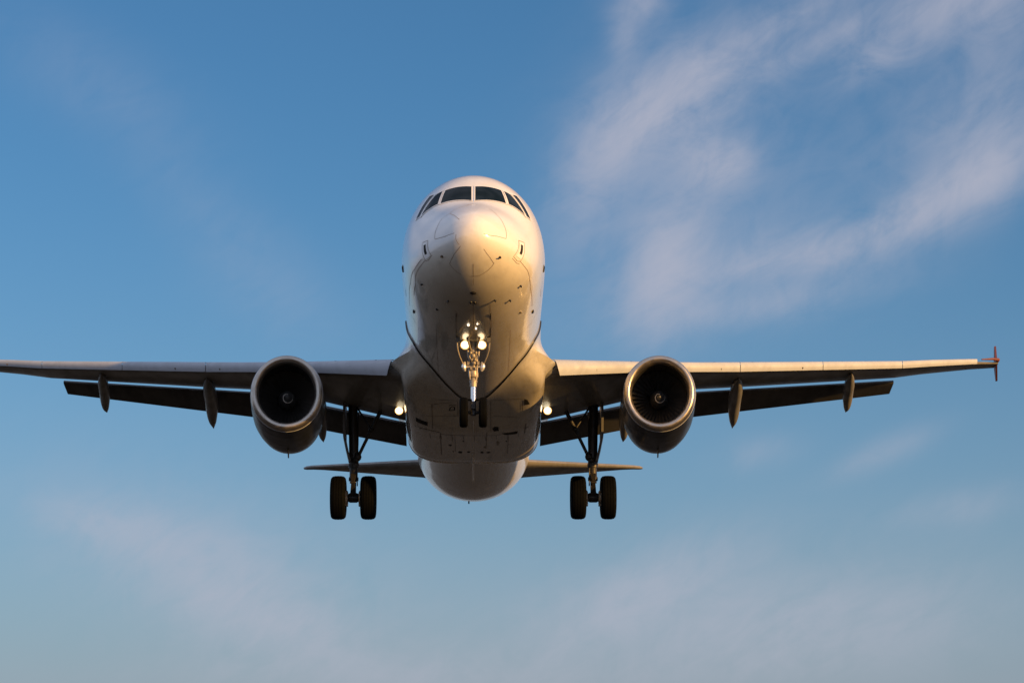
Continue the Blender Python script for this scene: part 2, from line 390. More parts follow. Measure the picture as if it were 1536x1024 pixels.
# cabin windows and doors along both sides (flush with the skin)
for sx in (-1, 1):
    for i in range(38):
        s = 6.6 + .533*i
        if 13.6 < s < 13.9: continue
        q = [bm.verts.new(surf(s+a*.12, sx*(math.acos(.17)+b_*.085), .006)) for a, b_ in ((-1, -.6), (-.6, -1), (.6, -1), (1, -.6), (1, .6), (.6, 1), (-.6, 1), (-1, .6))]
        f = bm.faces.new(q); f.material_index = 2
    for s0 in (4.55, 30.2):
        strip(bm, [(s0, sx*.98), (s0+.82, sx*.98), (s0+.82, sx*1.92), (s0, sx*1.92), (s0, sx*.98)], .016, 1, surf)
SEAMS = [
 (.011, [(.249, -.645), (.547, -.573), (.855, -.567), (.876, -.760), (.766, -1.035), (.722, -1.239), (.669, -1.409), (.369, -1.440), (.174, -1.399)]),
 (.011, [(.966, .354), (.747, .605), (.604, .959), (.535, 1.252), (.485, 1.459), (.255, 1.49), (.05, 1.62)]),
 (.011, [(.174, -2.422), (.368, -2.414), (.644, -2.473), (.80, -2.749), (.852, -2.863)]),
 (.011, [(.20, 2.621), (.415, 2.563), (.598, 2.550), (.699, 2.714), (.874, 3.017), (.874, 3.19)]),
 (.010, [(.142, -1.50), (.166, -2.31)]),
 (.012, [(1.3, .0), (1.05, -.18), (.98, -.42), (.86, -.56)]),
 (.014, [(1.92, 3.1416), (4.3, 3.1416)]), (.010, [(1.2, 3.1416), (.95, 3.1416)]), (.010, [(.5, 3.1416), (.9, 3.1416)]),
 (.012, [(1.06, 1.917), (1.596, 1.971), (2.217, 2.098), (2.814, 2.172), (4.5, 2.19)]),
 (.014, [(1.10, -1.869), (1.577, -1.931), (2.676, -2.13), (3.6, -2.16)]), (.012, [(1.25, -1.78), (1.9, -1.90), (3.0, -2.03), (5.4, -2.05)]),
 (.013, [(.93, -1.37), (1.19, -1.38), (1.10, -1.90), (.98, -1.93), (.83, -1.87), (.93, -1.37)]), (.013, [(.93, 1.37), (1.19, 1.38), (1.10, 1.92), (.98, 1.97), (.80, 1.93), (.93, 1.37)]),
 (.012, [(1.12, 1.99), (1.0, 2.03), (.80, 2.0)]), (.012, [(2.6, -2.86), (2.7, -2.9), (4.6, -2.90)]), (.012, [(2.2, 2.88), (4.6, 2.90)]),
 (.010, [(6.2, -3.1416), (6.2, -2.2), (6.2, -1.2)]), (.010, [(6.2, 3.1416), (6.2, 2.2), (6.2, 1.2)]),
 (.010, [(8.4, -3.1416), (8.4, -2.2)]), (.010, [(8.4, 3.1416), (8.4, 2.2)]), (.010, [(4.8, 2.6), (9.3, 2.6)]), (.010, [(4.8, -2.6), (9.3, -2.6)]),
]
for w_, pts in SEAMS: strip(bm, pts, w_, 1, surf)
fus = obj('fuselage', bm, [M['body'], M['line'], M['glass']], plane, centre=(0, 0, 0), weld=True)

# --- belly fairing with wing root fillets
ZB = [(9.7, -2.02), (11.5, -2.07), (13, -2.30), (14.5, -2.42), (18.0, -2.42), (19.3, -2.30), (20.6, -2.05), (22, -1.75)]
SF = [(.1, 10.0), (.3, 9.85), (.45, 9.72), (1.0, 9.05), (1.5, 9.15), (1.75, 9.7), (1.93, 10.6), (2.06, 11.5), (2.45, 11.5)]
def fair(s, v, off=0.):
    """v in 0..1 from the upper side (z=-.1) to the keel"""
    W, zc, zb = 2.08, -1.0, -2.42
    if v < .5:
        z = -.1 - .95*(v/.5); d = (-.1-z)
        wf = 1.9*math.sqrt(1-(z/2.06)**2)
        wfull = wf + .03 + .64*(d/.95)**2.3
    else:
        a = (v-.5)/.5*math.pi/2
        cs, sn = math.cos(a), math.sin(a)
        z = -1.05 + (zb+1.05)*sn**(2/3.7); wl = W*cs**(2/3.7) if cs > 1e-6 else 0
        k = sm(((-1.05)-z)/.42)
        wfull = wl + (2.357-W)*(1-k)*(1 if cs > .05 else 0)
    return wfull, z
def fair_body(v):
    """matching point (x, z) of the body skin under the fairing"""
    if v < .5:
        fz = fair(0, v)[1]; return 1.9*math.sqrt(max(0, 1-(fz/2.05)**2)), fz
    a0 = math.acos(1.05/2.05); ang = a0*(1-(v-.5)/.5)
    return 1.9*math.sin(ang), -2.05*math.cos(ang)
def fair_pt(s, v, sx, off=0.):
    wfull, z = fair(s, v); zb = interp(ZB, s)
    fx, fz = fair_body(v); sf = interp(SF, -fz)
    g_ = sm((s-sf)/interp([(.1, 1.4), (1.0, 2.2), (1.6, 2.4), (2.05, 2.6)], -fz))
    if s > 18.2: g_ = min(g_, 1 - sm((s-18.2)/3.6))
    zz = z if z > -1.05 else -1.05 + (z+1.05)*(abs(zb)-1.05)/(2.42-1.05)
    pr = .035 if s < 19 else .035 - .12*sm((s-19)/2.5)
    n = Vector((fx/1.9**2, 0, fz/2.05**2)).normalized()
    p = (Vector((fx, 0, fz)) + n*pr).lerp(Vector((wfull, 0, zz)), g_)
    return Vector((sx*max(p.x, 0), s, p.z))
bm = bmesh.new()
NV = 60; NS = 70
grid = []
for i in range(NS+1):
    row = []
    for sx in (-1, 1):
        vs = range(NV+1) if sx == -1 else range(NV-1, -1, -1)
        for k in vs:
            v = k/NV
            sf = interp(SF, -fair_body(v)[1])
            q = (i/NS)**1.25
            row.append(bm.verts.new(fair_pt(sf + (21.9-sf)*q, v, sx)))
    grid.append(row)
ring_faces(bm, grid, closed=False)
# front edge: a raised lip with a dark joint strip that paints in the shaded gap before it
fr = [v.co.copy() for v in grid[0]]
gap_strip = []
for p in fr:
    c0 = Vector((0, p.y, 0)); n = Vector((p.x/1.9**2, 0, p.z/2.05**2)).normalized()
    inner = p - n*.06
    gap_strip.append((p.copy(), p - n*.030 + Vector((0, -.030, 0)), inner + Vector((0, -.038, 0))))
sv = [[bm.verts.new(q) for q in row] for row in gap_strip]
for a, b_ in zip(sv[:-1], sv[1:]):
    for k in range(2):
        f = bm.faces.new((a[k], a[k+1], b_[k+1], b_[k])); f.material_index = 1
bead = []
for sx, ks in ((-1, range(30, 61)), (1, range(59, 29, -1))):
    for k in ks: p = fair_pt(18.7, k/60, sx); bead.append(p + Vector((p.x*.004, 0, -.012)))
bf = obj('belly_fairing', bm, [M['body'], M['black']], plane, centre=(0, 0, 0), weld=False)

# --- wings
# lat, sLE, z of slat crest, z of slat lip, s of box trailing edge, z there
WT = [(1.3, 10.72, -1.00, -1.55, 16.75, -1.62), (2.34, 11.25, -.89, -1.36, 16.8, -1.38), (4.7, 12.5, -.625, -.97, 17.0, -.775), (6.6, 13.55, -.385, -.69, 17.75, -.24),
      (8.0, 14.3, -.19, -.50, 18.18, -.07), (11.0, 15.95, .245, -.03, 18.75, .245), (13.45, 17.3, .60, .355, 19.2, .50), (14.4, 17.83, .77, .545, 19.7, .74), (16.0, 18.7, 1.02, .84, 19.93, .955), (16.84, 19.15, 1.09, .97, 20.1, 1.05)]
def wrow(l):
    l0 = max(WT[0][0], min(WT[-1][0], l))
    for a, b_ in zip(WT[:-1], WT[1:]):
        if a[0] <= l0 <= b_[0]:
            t = (l0-a[0])/(b_[0]-a[0]); return [a[k]+(b_[k]-a[k])*t for k in range(1, 6)]
def arow(l):
    """aileron part: behind the flaps the box reaches the real trailing edge"""
    return wrow(l)
def wing_section(l, sx, outer=False):
    sl_, zt, zb, sg, zg = wrow(l)
    h = zt-zb; c = sg-sl_
    th = .115*c
    P = []
    s0 = sl_ + (.16 if not outer else 0.0); zn = zb + h*.45
    n = 12
    for i in range(n+1):                                       # lower surface, nose to trailing edge
        t = (i/n)**1.6
        zl = zn + (zg-zn)*t - (.55*h*4*(math.sqrt(t)-t)*.9 if t < 1 else 0)
        zl = max(zl, (zb+.02) + (zg-zb-.02)*t - .10*th*math.sin(math.pi*t)) if i > 1 else zl
        P.append((sx*l, s0+(sg-s0)*t, zl))
    for i in range(n, -1, -1):                                 # upper surface back to the nose
        t = (i/n)**1.6
        zu = zn + (zg+.05-zn)*t + th*2.6*(math.sqrt(t)-t)*.62
        if i == 0: continue
        P.append((sx*l, s0+(sg-s0)*t, zu))
    return P
def slat(name, l0, l1, sx, parent):
    bm = bmesh.new(); rows = []
    n = max(4, int((l1-l0)/.5))
    for i in range(n+1):
        l = l0+(l1-l0)*i/n; sl_, zt, zb, sg, zg = wrow(l); h = zt-zb
        prof = [(.34+.9*h, 1.38), (.62*h+.10, 1.16), (.34*h+.04, 1.03), (.16*h, .90), (.04*h, .72), (0, .5), (.05*h, .30), (.13*h, .14), (.22*h, .0)]
        rk = .13*(1-i/n)**3 if l0 < 3 else 0
        out = [(sx*(l+rk*(1-b_)), sl_+a, zb+b_*h) for a, b_ in prof]
        inn = [(sx*(l+rk*(1-b_)), sl_+a+.035, zb+b_*h-.02 if k < 4 else zb+b_*h+.012) for k, (a, b_) in enumerate(prof)]
        rows.append(out+inn[::-1])
    loft(bm, rows)
    rnd = random.Random(int(l0*100) + (7 if sx > 0 else 0))
    for k in range(max(2, int((l1-l0)/.9))):                   # access joints and scuffs along the crest and the lip
        l = l0 + .3 + (l1-l0-.6)*rnd.random(); sl_, zt, zb, sg, zg = wrow(l); h = zt-zb; lo = rnd.random() < .35
        a0, b0, a1, b1 = (.05*h, .30, .13*h, .14) if lo else (.62*h+.10, 1.16, .34*h+.04, 1.03)
        w_ = .012 + .03*rnd.random()
        q_ = [bm.verts.new((sx*(l+d), sl_+a-.006, zb+b_*h+.002)) for d, a, b_ in ((-w_, a0, b0), (w_, a0, b0), (w_*.6, a1, b1), (-w_*.6, a1, b1))]
        f = bm.faces.new(q_); f.material_index = 1
    return obj(name, bm, [M['slat'], M['seam']], parent, angle=35)
def flap(name, l0, l1, LE0, TE0, LE1, TE1, sx, parent):
    """LE/TE: (s, z) at both ends"""
    bm = bmesh.new(); rows = []
    for i in range(9):
        t = i/8; l = l0+(l1-l0)*t
        a = Vector((LE0[0]+(LE1[0]-LE0[0])*t, LE0[1]+(LE1[1]-LE0[1])*t)); b_ = Vector((TE0[0]+(TE1[0]-TE0[0])*t, TE0[1]+(TE1[1]-TE0[1])*t))
        d = b_-a; ch = d.length; d.normalize(); nn = Vector((-d[1], d[0]))
        pr = [(1, .004), (.7, .05), (.4, .10), (.2, .115), (.08, .09), (.02, .05), (0, 0), (.02, -.03), (.08, -.04), (.3, -.035), (.6, -.02), (1, -.004)]
        rows.append([(sx*l, *(a + d*(x*ch) + nn*((y-.06)*ch))) for x, y in pr])
    loft(bm, rows); return obj(name, bm, M['flap'], parent, angle=35)
def canoe(name, pts, rw, rh, sx, parent):
    """flap track fairing: centreline points (lat, s, z, size)"""
    bm = bmesh.new(); rows = []
    tabs = [[(p[1], p[k]) for p in pts] for k in (0, 2, 3)]
    s0, s1 = pts[0][1], pts[-1][1]
    for i in range(33):
        s = s0+(s1-s0)*i/32; l, z, k = (interp(tb, s) for tb in tabs)
        rows.append([(sx*(l + rw*k*math.cos(a)), s, z + rh*k*math.sin(a)*(1.25 if math.sin(a) < 0 else 1)) for a in [2*math.pi*j/20 for j in range(20)]])
    loft(bm, rows); return obj(name, bm, M['fairing'], parent)
for sx in (-1, 1):
    bm = bmesh.new()
    ls = [1.3, 1.9, 2.34, 3.2, 4.0, 4.7, 5.6, 6.6, 7.3, 8.0, 9.5, 11.0, 12.2, 13.45, 13.46, 14.4, 15.2, 16.0, 16.4, 16.84]
    loft(bm, [wing_section(l, sx) for l in ls])
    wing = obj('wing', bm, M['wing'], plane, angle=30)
    slat('slat', 2.36, 4.98, sx, wing)
    for a, b_ in ((5.55, 8.0), (8.02, 10.7), (10.72, 13.4), (13.42, 16.05)): slat('slat', a, b_, sx, wing)
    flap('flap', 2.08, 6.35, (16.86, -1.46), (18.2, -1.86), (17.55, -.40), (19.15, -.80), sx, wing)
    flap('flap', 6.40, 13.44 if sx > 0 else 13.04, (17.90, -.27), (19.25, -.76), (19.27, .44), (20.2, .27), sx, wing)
    canoe('flap_track_fairing', [(8.10, 15.6, -.40, .05), (8.12, 16.2, -.42, .7), (8.16, 17.2, -.47, 1), (8.2, 18.2, -.60, 1), (8.25, 19.0, -.84, .72), (8.28, 19.75, -1.02, .04)], .20, .22, sx, wing)
    canoe('flap_track_fairing', [(l_ - (.24 if sx < 0 else 0), *q_) for l_, *q_ in ((11.75, 16.9, .06, .05), (11.78, 17.4, .04, .7), (11.85, 18.2, .0, 1), (11.9, 18.9, -.12, 1), (11.95, 19.5, -.33, .7), (11.97, 20.0, -.44, .04))], .165, .18, sx, wing)
    canoe('flap_track_fairing', [(4.6, 14.6, -1.08, .05), (4.62, 15.2, -1.12, .7), (4.65, 16.3, -1.2, 1), (4.68, 17.2, -1.36, 1), (4.7, 17.9, -1.60, .7), (4.7, 18.5, -1.74, .04)], .17, .2, sx, wing)
    bm = bmesh.new(); rows = []
    for l in (1.6, 2.1, 2.36, 2.48, 2.62):
        sl_, zt, zb, sg, zg = wrow(l); h = zt-zb
        rows.append([(sx*l, sl_+a, zb+b_*h) for a, b_ in ((.17, .42), (.19, .62), (.26, .86), (.42, 1.06), (.9, 1.22), (1.6, 1.25), (1.6, .3), (.6, .12), (.24, .22))])
    loft(bm, rows); obj('wing_root_fillet', bm, M['wing'], wing, angle=35)
    # wingtip fence
    bm = bmesh.new()
    prof = [(19.35, 1.06), (19.95, 1.74), (20.15, 1.74), (20.2, 1.10), (20.15, .62), (19.98, .60)]
    plate(bm, [(sx*(16.86+.055*abs(z-1.1)+.13*(s-19.9)), s, z) for s, z in prof], .055)
    tube(bm, [(sx*16.2, 18.78, 1.0), (sx*16.60, 19.0, 1.07), (sx*16.80, 19.12, 1.08), (sx*16.84, 19.7, 1.09)], [.02, .04, .055, .05], 10)
    obj('wingtip_fence', bm, M['fence'], wing)

# --- engines
for sx in (-1, 1):
    C = Vector((sx*5.27, 10.2, -2.12)); toe = Matrix.Rotation(R(-2.3*sx), 3, 'Z') @ Matrix.Diagonal((1, 1, 1.085))
    bm = bmesh.new()
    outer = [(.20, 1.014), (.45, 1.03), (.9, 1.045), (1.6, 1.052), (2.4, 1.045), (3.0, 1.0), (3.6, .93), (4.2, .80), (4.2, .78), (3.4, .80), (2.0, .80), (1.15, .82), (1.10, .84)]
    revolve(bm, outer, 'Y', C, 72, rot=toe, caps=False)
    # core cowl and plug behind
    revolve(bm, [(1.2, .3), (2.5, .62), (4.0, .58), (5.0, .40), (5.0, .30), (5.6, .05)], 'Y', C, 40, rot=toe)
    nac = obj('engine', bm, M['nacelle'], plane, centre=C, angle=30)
    bm = bmesh.new()
    revolve(bm, [(.205, 1.018), (.14, 1.010), (.085, .996), (.045, .978), (.018, .955), (.004, .930), (0, .902), (.008, .874), (.028, .848), (.06, .825), (.11, .806), (.18, .794), (.26, .79), (.27, .805), (.21, .98)], 'Y', C, 96, rot=toe, closed_prof=True)
    revolve(bm, [(.205, 1.016), (.207, 1.024), (.225, 1.025), (.227, 1.014)], 'Y', C, 96, mi=1, rot=toe, closed_prof=True)
    obj('intake_lip', bm, [M['lip'], M['slat']], nac, angle=50)
    bm = bmesh.new()
    revolve(bm, [(.262, .792), (.5, .785), (.8, .80), (1.1, .825), (1.1, .835), (.5, .812), (.262, .812)], 'Y', C, 72, rot=toe, closed_prof=True)
    obj('intake_duct', bm, M['duct'], nac)
    bm = bmesh.new()
    revolve(bm, [(1.30, .001), (1.30, .822), (1.34, .822), (1.34, .001)], 'Y', C, 48, rot=toe); obj('fan_disc', bm, M['soot'], nac)
    bm = bmesh.new()
    sp_prof = [(.56, .004), (.575, .035), (.61, .075), (.68, .13), (.78, .19), (.90, .235), (1.04, .26), (1.2, .26)]
    revolve(bm, sp_prof, 'Y', C, 40, rot=toe)
    # painted spiral on the spinner
    rings = []
    for i in range(40):
        t = i/39; a = 1.2 + t*5.6; d = .60+.14*t
        for (d1, r1), (d2, r2) in zip(sp_prof[:-1], sp_prof[1:]):
            if d1 <= d <= d2:
                r_ = r1+(r2-r1)*(d-d1)/(d2-d1)
        w_ = .020*math.sin(math.pi*min(1, t*1.0+.03))+.003
        pts = []
        for k in (-1, 1):
            rr = r_+.006; dd = d + k*w_*.5
            for (d1, r1), (d2, r2) in zip(sp_prof[:-1], sp_prof[1:]):
                if d1 <= dd <= d2: rr = r1+(r2-r1)*(dd-d1)/(d2-d1)+.005
            pts.append(bm.verts.new(C + toe @ Vector((rr*math.cos(a), dd, rr*math.sin(a)))))
        rings.append(pts)
    for a_, b_ in zip(rings[:-1], rings[1:]):
        f = bm.faces.new((a_[0], a_[1], b_[1], b_[0])); f.material_index = 1
    obj('spinner', bm, [M['spinner'], M['swirl']], nac, weld=False)
    # fan blades: one built, the rest copied
    bm = bmesh.new(); rows = []
    for i in range(8):
        t = i/7; r = .25+(.815-.25)*t; tw = R(28+34*t); ch = .17+.08*t
        row = []
        for (x, y) in ((-.5, 0), (-.2, .035), (.2, .035), (.5, 0), (.2, .018), (-.2, .018)):
            u_, v_ = x*ch, y*ch*1.4
            row.append((u_*math.sin(tw)+v_*math.cos(tw), u_*math.cos(tw)-v_*math.sin(tw), r))
        rows.append(row)
    loft(bm, rows)
    me = bpy.data.meshes.new('fan_blade'); bmesh.ops.recalc_face_normals(bm, faces=bm.faces); bm.to_mesh(me); bm.free()
    me.materials.append(M['blade']); me.polygons.foreach_set('use_smooth', [True]*len(me.polygons)); me.set_sharp_from_angle(angle=R(35))
    blade0 = bpy.data.objects.new('fan_blade', me)
    for k in range(36):
        bl = blade0 if k == 0 else blade0.copy()
        scene.collection.objects.link(bl); bl.parent = nac
        bl.matrix_local = toe.to_4x4() @ Matrix.Translation((0, 1.14, 0)) @ Matrix.Rotation(2*math.pi*k/36 + (.05 if sx > 0 else 0), 4, 'Y')
        CEN[bl.name] = C
    # pylon
    bm = bmesh.new(); rows = []
    for s, z0, z1, w_ in ((11.6, -1.06, -.98, .03), (12.3, -1.06, -.72, .17), (13.2, -1.08, -.55, .21), (14.5, -1.1, -.62, .21), (16.0, -1.15, -.55, .12)):
        x = C.x + sx*.04*(s-10.2)
        rows.append([(x-w_, s, z0), (x+w_, s, z0), (x+w_, s, z1), (x-w_, s, z1)])
    loft(bm, rows); obj('pylon', bm, M['nacelle'], nac, angle=30)
    # drain mast under the cowl
    bm = bmesh.new(); p = C + toe @ Vector((0, 2.5, -1.08))
    plate(bm, [p+Vector((0, -.16, .03)), p+Vector((0, .14, .03)), p+Vector((0, .18, -.16)), p+Vector((0, .06, -.16))], .03)
    obj('drain_mast', bm, M['black'], nac)

# --- landing gear
def tyre_prof(Rr, w):
    return [(-w*.38, Rr*.60), (-w*.47, Rr*.66), (-w*.5, Rr*.78), (-w*.47, Rr*.89), (-w*.38, Rr*.962), (-w*.28, Rr*.985), (-w*.275, Rr*.972), (-w*.255, Rr*.972), (-w*.25, Rr*.992), (-w*.10, Rr), (-w*.095, Rr*.986), (-w*.075, Rr*.986), (-w*.07, Rr),
            (w*.07, Rr), (w*.075, Rr*.986), (w*.095, Rr*.986), (w*.10, Rr), (w*.25, Rr*.992), (w*.255, Rr*.972), (w*.275, Rr*.972), (w*.28, Rr*.985), (w*.38, Rr*.962), (w*.47, Rr*.89), (w*.5, Rr*.78), (w*.47, Rr*.66), (w*.38, Rr*.60)]
def wheel(c, Rr, w, parent):
    bm = bmesh.new(); revolve(bm, tyre_prof(Rr, w), 'X', c, 64, closed_prof=True); ty = obj('tyre', bm, M['tyre'], parent, angle=30)
    bm = bmesh.new(); q = w*.40
    revolve(bm, [(-q, .02), (-q*.9, Rr*.25), (-q*.6, Rr*.30), (-q*.5, Rr*.50), (-q*.95, Rr*.58), (-q*.98, Rr*.62), (q*.98, Rr*.62), (q*.95, Rr*.58), (q*.5, Rr*.50), (q*.6, Rr*.30), (q*.9, Rr*.25), (q, .02)], 'X', c, 40)
    obj('rim', bm, M['rim'], parent, angle=30)
for sx in (-1, 1):
    X = 3.70
    def P(l, s, z): return (sx*l*.987, s-1.1, z-.245)
    bm = bmesh.new()
    tube(bm, [P(X+.05, 17.62, -.52), P(X+.02, 17.65, -1.6), P(X, 17.68, -2.35), P(X, 17.69, -2.62)], [.145, .145, .145, .15], 20)
    tube(bm, [P(X, 17.69, -2.60), P(X, 17.70, -2.72)], .165, 20)
    tube(bm, [P(X, 17.69, -2.72), P(X, 17.70, -3.02)], .125, 20)
    tube(bm, [P(X, 17.70, -3.02), P(X, 17.70, -3.12)], .15, 20)
    tube(bm, [P(X+.16, 17.6, -.75), P(X+.13, 17.62, -1.5), P(X+.11, 17.64, -2.5)], .022, 8)   # hydraulic lines
    tube(bm, [P(X-.13, 17.58, -1.0), P(X-.13, 17.6, -2.0), P(X-.10, 17.62, -2.7), P(X-.12, 17.62, -3.3)], .018, 8)
    blob(bm, P(X-.12, 17.60, -2.40), (.12, .12, .14))
    blob(bm, P(X-.05, 17.55, -2.52), (.10, .10, .10))
    mg = obj('main_landing_gear', bm, M['steel'], plane, angle=35)
    bm = bmesh.new(); tube(bm, [P(X, 17.70, -3.08), P(X, 17.70, -3.62)], .082, 24); obj('piston', bm, M['chrome'], mg)
    bm = bmesh.new()
    tube(bm, [P(X-.62, 17.70, -3.647), P(X+.62, 17.70, -3.647)], .075, 20)
    revolve(bm, [(-.16, .02), (-.16, .12), (-.1, .15), (.1, .15), (.16, .12), (.16, .02)], 'X', P(X, 17.7, -3.647), 24)
    obj('axle', bm, M['steel'], mg)
    for q in (-1, 1):
        bm = bmesh.new()
        revolve(bm, [(-.07, .06), (-.07, .20), (-.04, .235), (.05, .235), (.07, .20), (.07, .06)], 'X', P(X+q*.235, 17.7, -3.66), 24)
        b0 = Vector(P(X+q*.215, 17.7, -3.85)); box(bm, b0 - Vector((.05, .1, .05)), b0 + Vector((.05, .1, .05)))
        obj('brake', bm, M['gear'], mg, angle=35)
        wheel(P(X+q*.462, 17.70, -3.647), .665, .47, mg)
    bm = bmesh.new()
    plate(bm, [P(X-.09, 17.52, -2.95), P(X+.09, 17.52, -2.95), P(X+.05, 17.18, -3.28), P(X-.05, 17.18, -3.28)], .05)
    plate(bm, [P(X-.05, 17.18, -3.28), P(X+.05, 17.18, -3.28), P(X+.10, 17.55, -3.62), P(X-.10, 17.55, -3.62)], .05)
    tube(bm, [P(X-.09, 17.18, -3.28), P(X+.09, 17.18, -3.28)], .03, 10)
    obj('torque_link', bm, M['steel'], mg, bevel=.008, angle=35)
    bm = bmesh.new()
    tube(bm, [P(2.82, 17.35, -.92), P(3.16, 17.45, -1.58)], .062, 12); tube(bm, [P(3.16, 17.45, -1.58), P(3.58, 17.62, -2.42)], .05, 12)
    blob(bm, P(3.16, 17.45, -1.58), (.09, .09, .09))
    obj('side_brace', bm, M['steel'], mg)
    bm = bmesh.new(); tube(bm, [P(3.16, 17.45, -1.58), P(3.62, 17.55, -.85)], .03, 10); tube(bm, [P(3.0, 17.42, -1.3), P(3.2, 17.47, -1.72)], .022, 8); obj('lock_stay', bm, M['steel'], mg)
    bm = bmesh.new()
    rows = []
    for z, l, s0, s1 in ((-.70, 4.0, 17.25, 18.35), (-1.3, 4.0, 17.25, 18.35), (-1.78, 3.99, 17.28, 18.25), (-2.2, 3.90, 17.35, 18.1), (-2.56, 3.81, 17.45, 17.95)):
        rows.append([P(l-.035, s0, z), P(l+.035, s0, z), P(l+.05, (s0+s1)/2, z), P(l+.035, s1, z), P(l-.035, s1, z), P(l-.02, (s0+s1)/2, z)])
    loft(bm, rows); obj('gear_door', bm, M['door'], mg, angle=50)

# nose gear
bm = bmesh.new()
tube(bm, [(0, 5.0, -1.8), (0, 5.03, -2.3), (0, 5.06, -2.74)], [.10, .10, .085], 20)
revolve(bm, [(-2.98, .06), (-2.98, .115), (-2.94, .135), (-2.76, .135), (-2.72, .115), (-2.72, .06)], 'Z', (0, 5.06, 0), 24)
revolve(bm, [(-3.22, .06), (-3.22, .092), (-3.0, .098), (-2.97, .06)], 'Z', (0, 5.07, 0), 24)
revolve(bm, [(-3.10, .10), (-3.10, .107), (-3.06, .107), (-3.06, .10)], 'Z', (0, 5.07, 0), 24)
tube(bm, [(-.07, 4.95, -2.25), (-.16, 4.6, -2.02)], .03, 10); tube(bm, [(.07, 4.95, -2.25), (.16, 4.6, -2.02)], .03, 10)
for q in (-1, 1):
    tube(bm, [(q*.16, 4.95, -2.12), (q*.13, 4.97, -2.4), (q*.06, 5.0, -2.66)], [.022, .03, .022], 10)
    tube(bm, [(q*.05, 4.93, -2.3), (q*.10, 4.90, -2.45), (q*.03, 4.93, -2.6)], .014, 8)
    blob(bm, (q*.07, 4.92, -2.34), (.04, .05, .05)); blob(bm, (q*.045, 4.9, -2.53), (.035, .05, .04))
blob(bm, (0, 4.9, -2.42), (.06, .06, .07)); blob(bm, (.02, 4.9, -2.62), (.05, .06, .05))
tube(bm, [(-.23, 5.0, -2.70), (.23, 5.0, -2.70)], .022, 10)
for q in (-1, 1):
    tube(bm, [(q*.085, 4.98, -2.30), (q*.10, 4.95, -2.75), (q*.085, 4.96, -3.05)], .013, 8)
    box(bm, (q*.13-.03, 4.93, -2.66), (q*.13+.03, 5.02, -2.56)); box(bm, (q*.06-.02, 4.88, -2.80), (q*.06+.02, 4.96, -2.72))
for k in range(5): revolve(bm, [(-.012, .09), (-.012, .106), (.012, .106), (.012, .09)], 'Z', (0, 5.03, -2.18-.09*k), 20)
ng = obj('nose_landing_gear', bm, M['gear'], plane, angle=35)
bm = bmesh.new()
plate(bm, [(-.07, 5.20, -3.05), (.07, 5.20, -3.05), (.04, 5.52, -3.40), (-.04, 5.52, -3.40)], .04)
plate(bm, [(-.04, 5.52, -3.40), (.04, 5.52, -3.40), (.07, 5.20, -3.76), (-.07, 5.20, -3.76)], .04)
obj('torque_link', bm, M['steel'], ng, angle=35)
bm = bmesh.new(); tube(bm, [(-.10, 5.12, -2.75), (-.13, 6.1, -2.0)], .035, 10); tube(bm, [(.10, 5.12, -2.75), (.13, 6.1, -2.0)], .035, 10); obj('drag_brace', bm, M['steel'], ng)
bm = bmesh.new(); tube(bm, [(0, 5.07, -3.15), (0, 5.07, -3.62)], .072, 28); obj('piston', bm, M['chrome'], ng)
bm = bmesh.new()
tube(bm, [(0, 5.07, -3.60), (0, 5.07, -3.98)], [.068, .075], 20)
tube(bm, [(-.34, 5.09, -3.90), (.34, 5.09, -3.90)], .045, 16)
plate(bm, [(-.05, 4.98, -3.66), (.05, 4.98, -3.66), (.05, 4.95, -3.84), (-.05, 4.95, -3.84)], .05)
obj('axle', bm, M['steel'], ng, angle=35)
for q in (-1, 1): wheel((q*.252, 5.09, -3.90), .395, .225, ng)
for q in (-1, 1):
    bm = bmesh.new(); tube(bm, [(q*.215, 4.95, -2.83), (q*.235, 4.95, -2.77), (q*.25, 4.95, -2.70), (q*.24, 4.95, -2.62), (q*.22, 4.95, -2.57)], [.02, .05, .065, .05, .02], 12)
    tube(bm, [(q*.12, 4.96, -2.71), (q*.30, 4.96, -2.70)], .03, 10)
    obj('steering_actuator', bm, M['whitefit'], ng)
    bm = bmesh.new()
    tube(bm, [(q*.425, 4.62, -2.14), (q*.41, 4.70, -2.30), (q*.36, 4.80, -2.46), (q*.28, 4.92, -2.62), (q*.22, 4.99, -2.70)], .020, 10)
    obj('door_link', bm, M['gear'], ng)
    bm = bmesh.new()
    plate(bm, [(q*.44, 2.75, -1.86), (q*.44, 4.78, -1.97), (q*.442, 4.76, -2.006), (q*.442, 2.80, -1.872)], .022)
    box(bm, (q*.40-.05, 4.62, -2.12), (q*.40+.05, 4.74, -1.98))
    obj('gear_door', bm, M['door'], ng, angle=35)
    # landing lamp on the leg
    bm = bmesh.new()
    cy, cz = 4.85, -2.140
    revolve(bm, [(.0, .138), (.0, .125), (.012, .12), (.012, .02), (.16, .02), (.16, .05), (.06, .12), (.01, .138)], 'Y', (q*.22, cy, cz), 28)
    tube(bm, [(q*.22, cy+.1, cz), (q*.12, cy+.16, cz-.03), (0, 5.02, cz-.06)], .03, 10)
    lt = obj('landing_light', bm, M['gear'], ng, angle=35)
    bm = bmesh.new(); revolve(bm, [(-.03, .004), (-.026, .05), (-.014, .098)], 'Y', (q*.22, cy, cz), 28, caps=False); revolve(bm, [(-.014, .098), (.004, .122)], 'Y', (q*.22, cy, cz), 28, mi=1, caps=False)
    obj('lamp_lens', bm, [M['lamp'], M['bloom_ring']], ng)

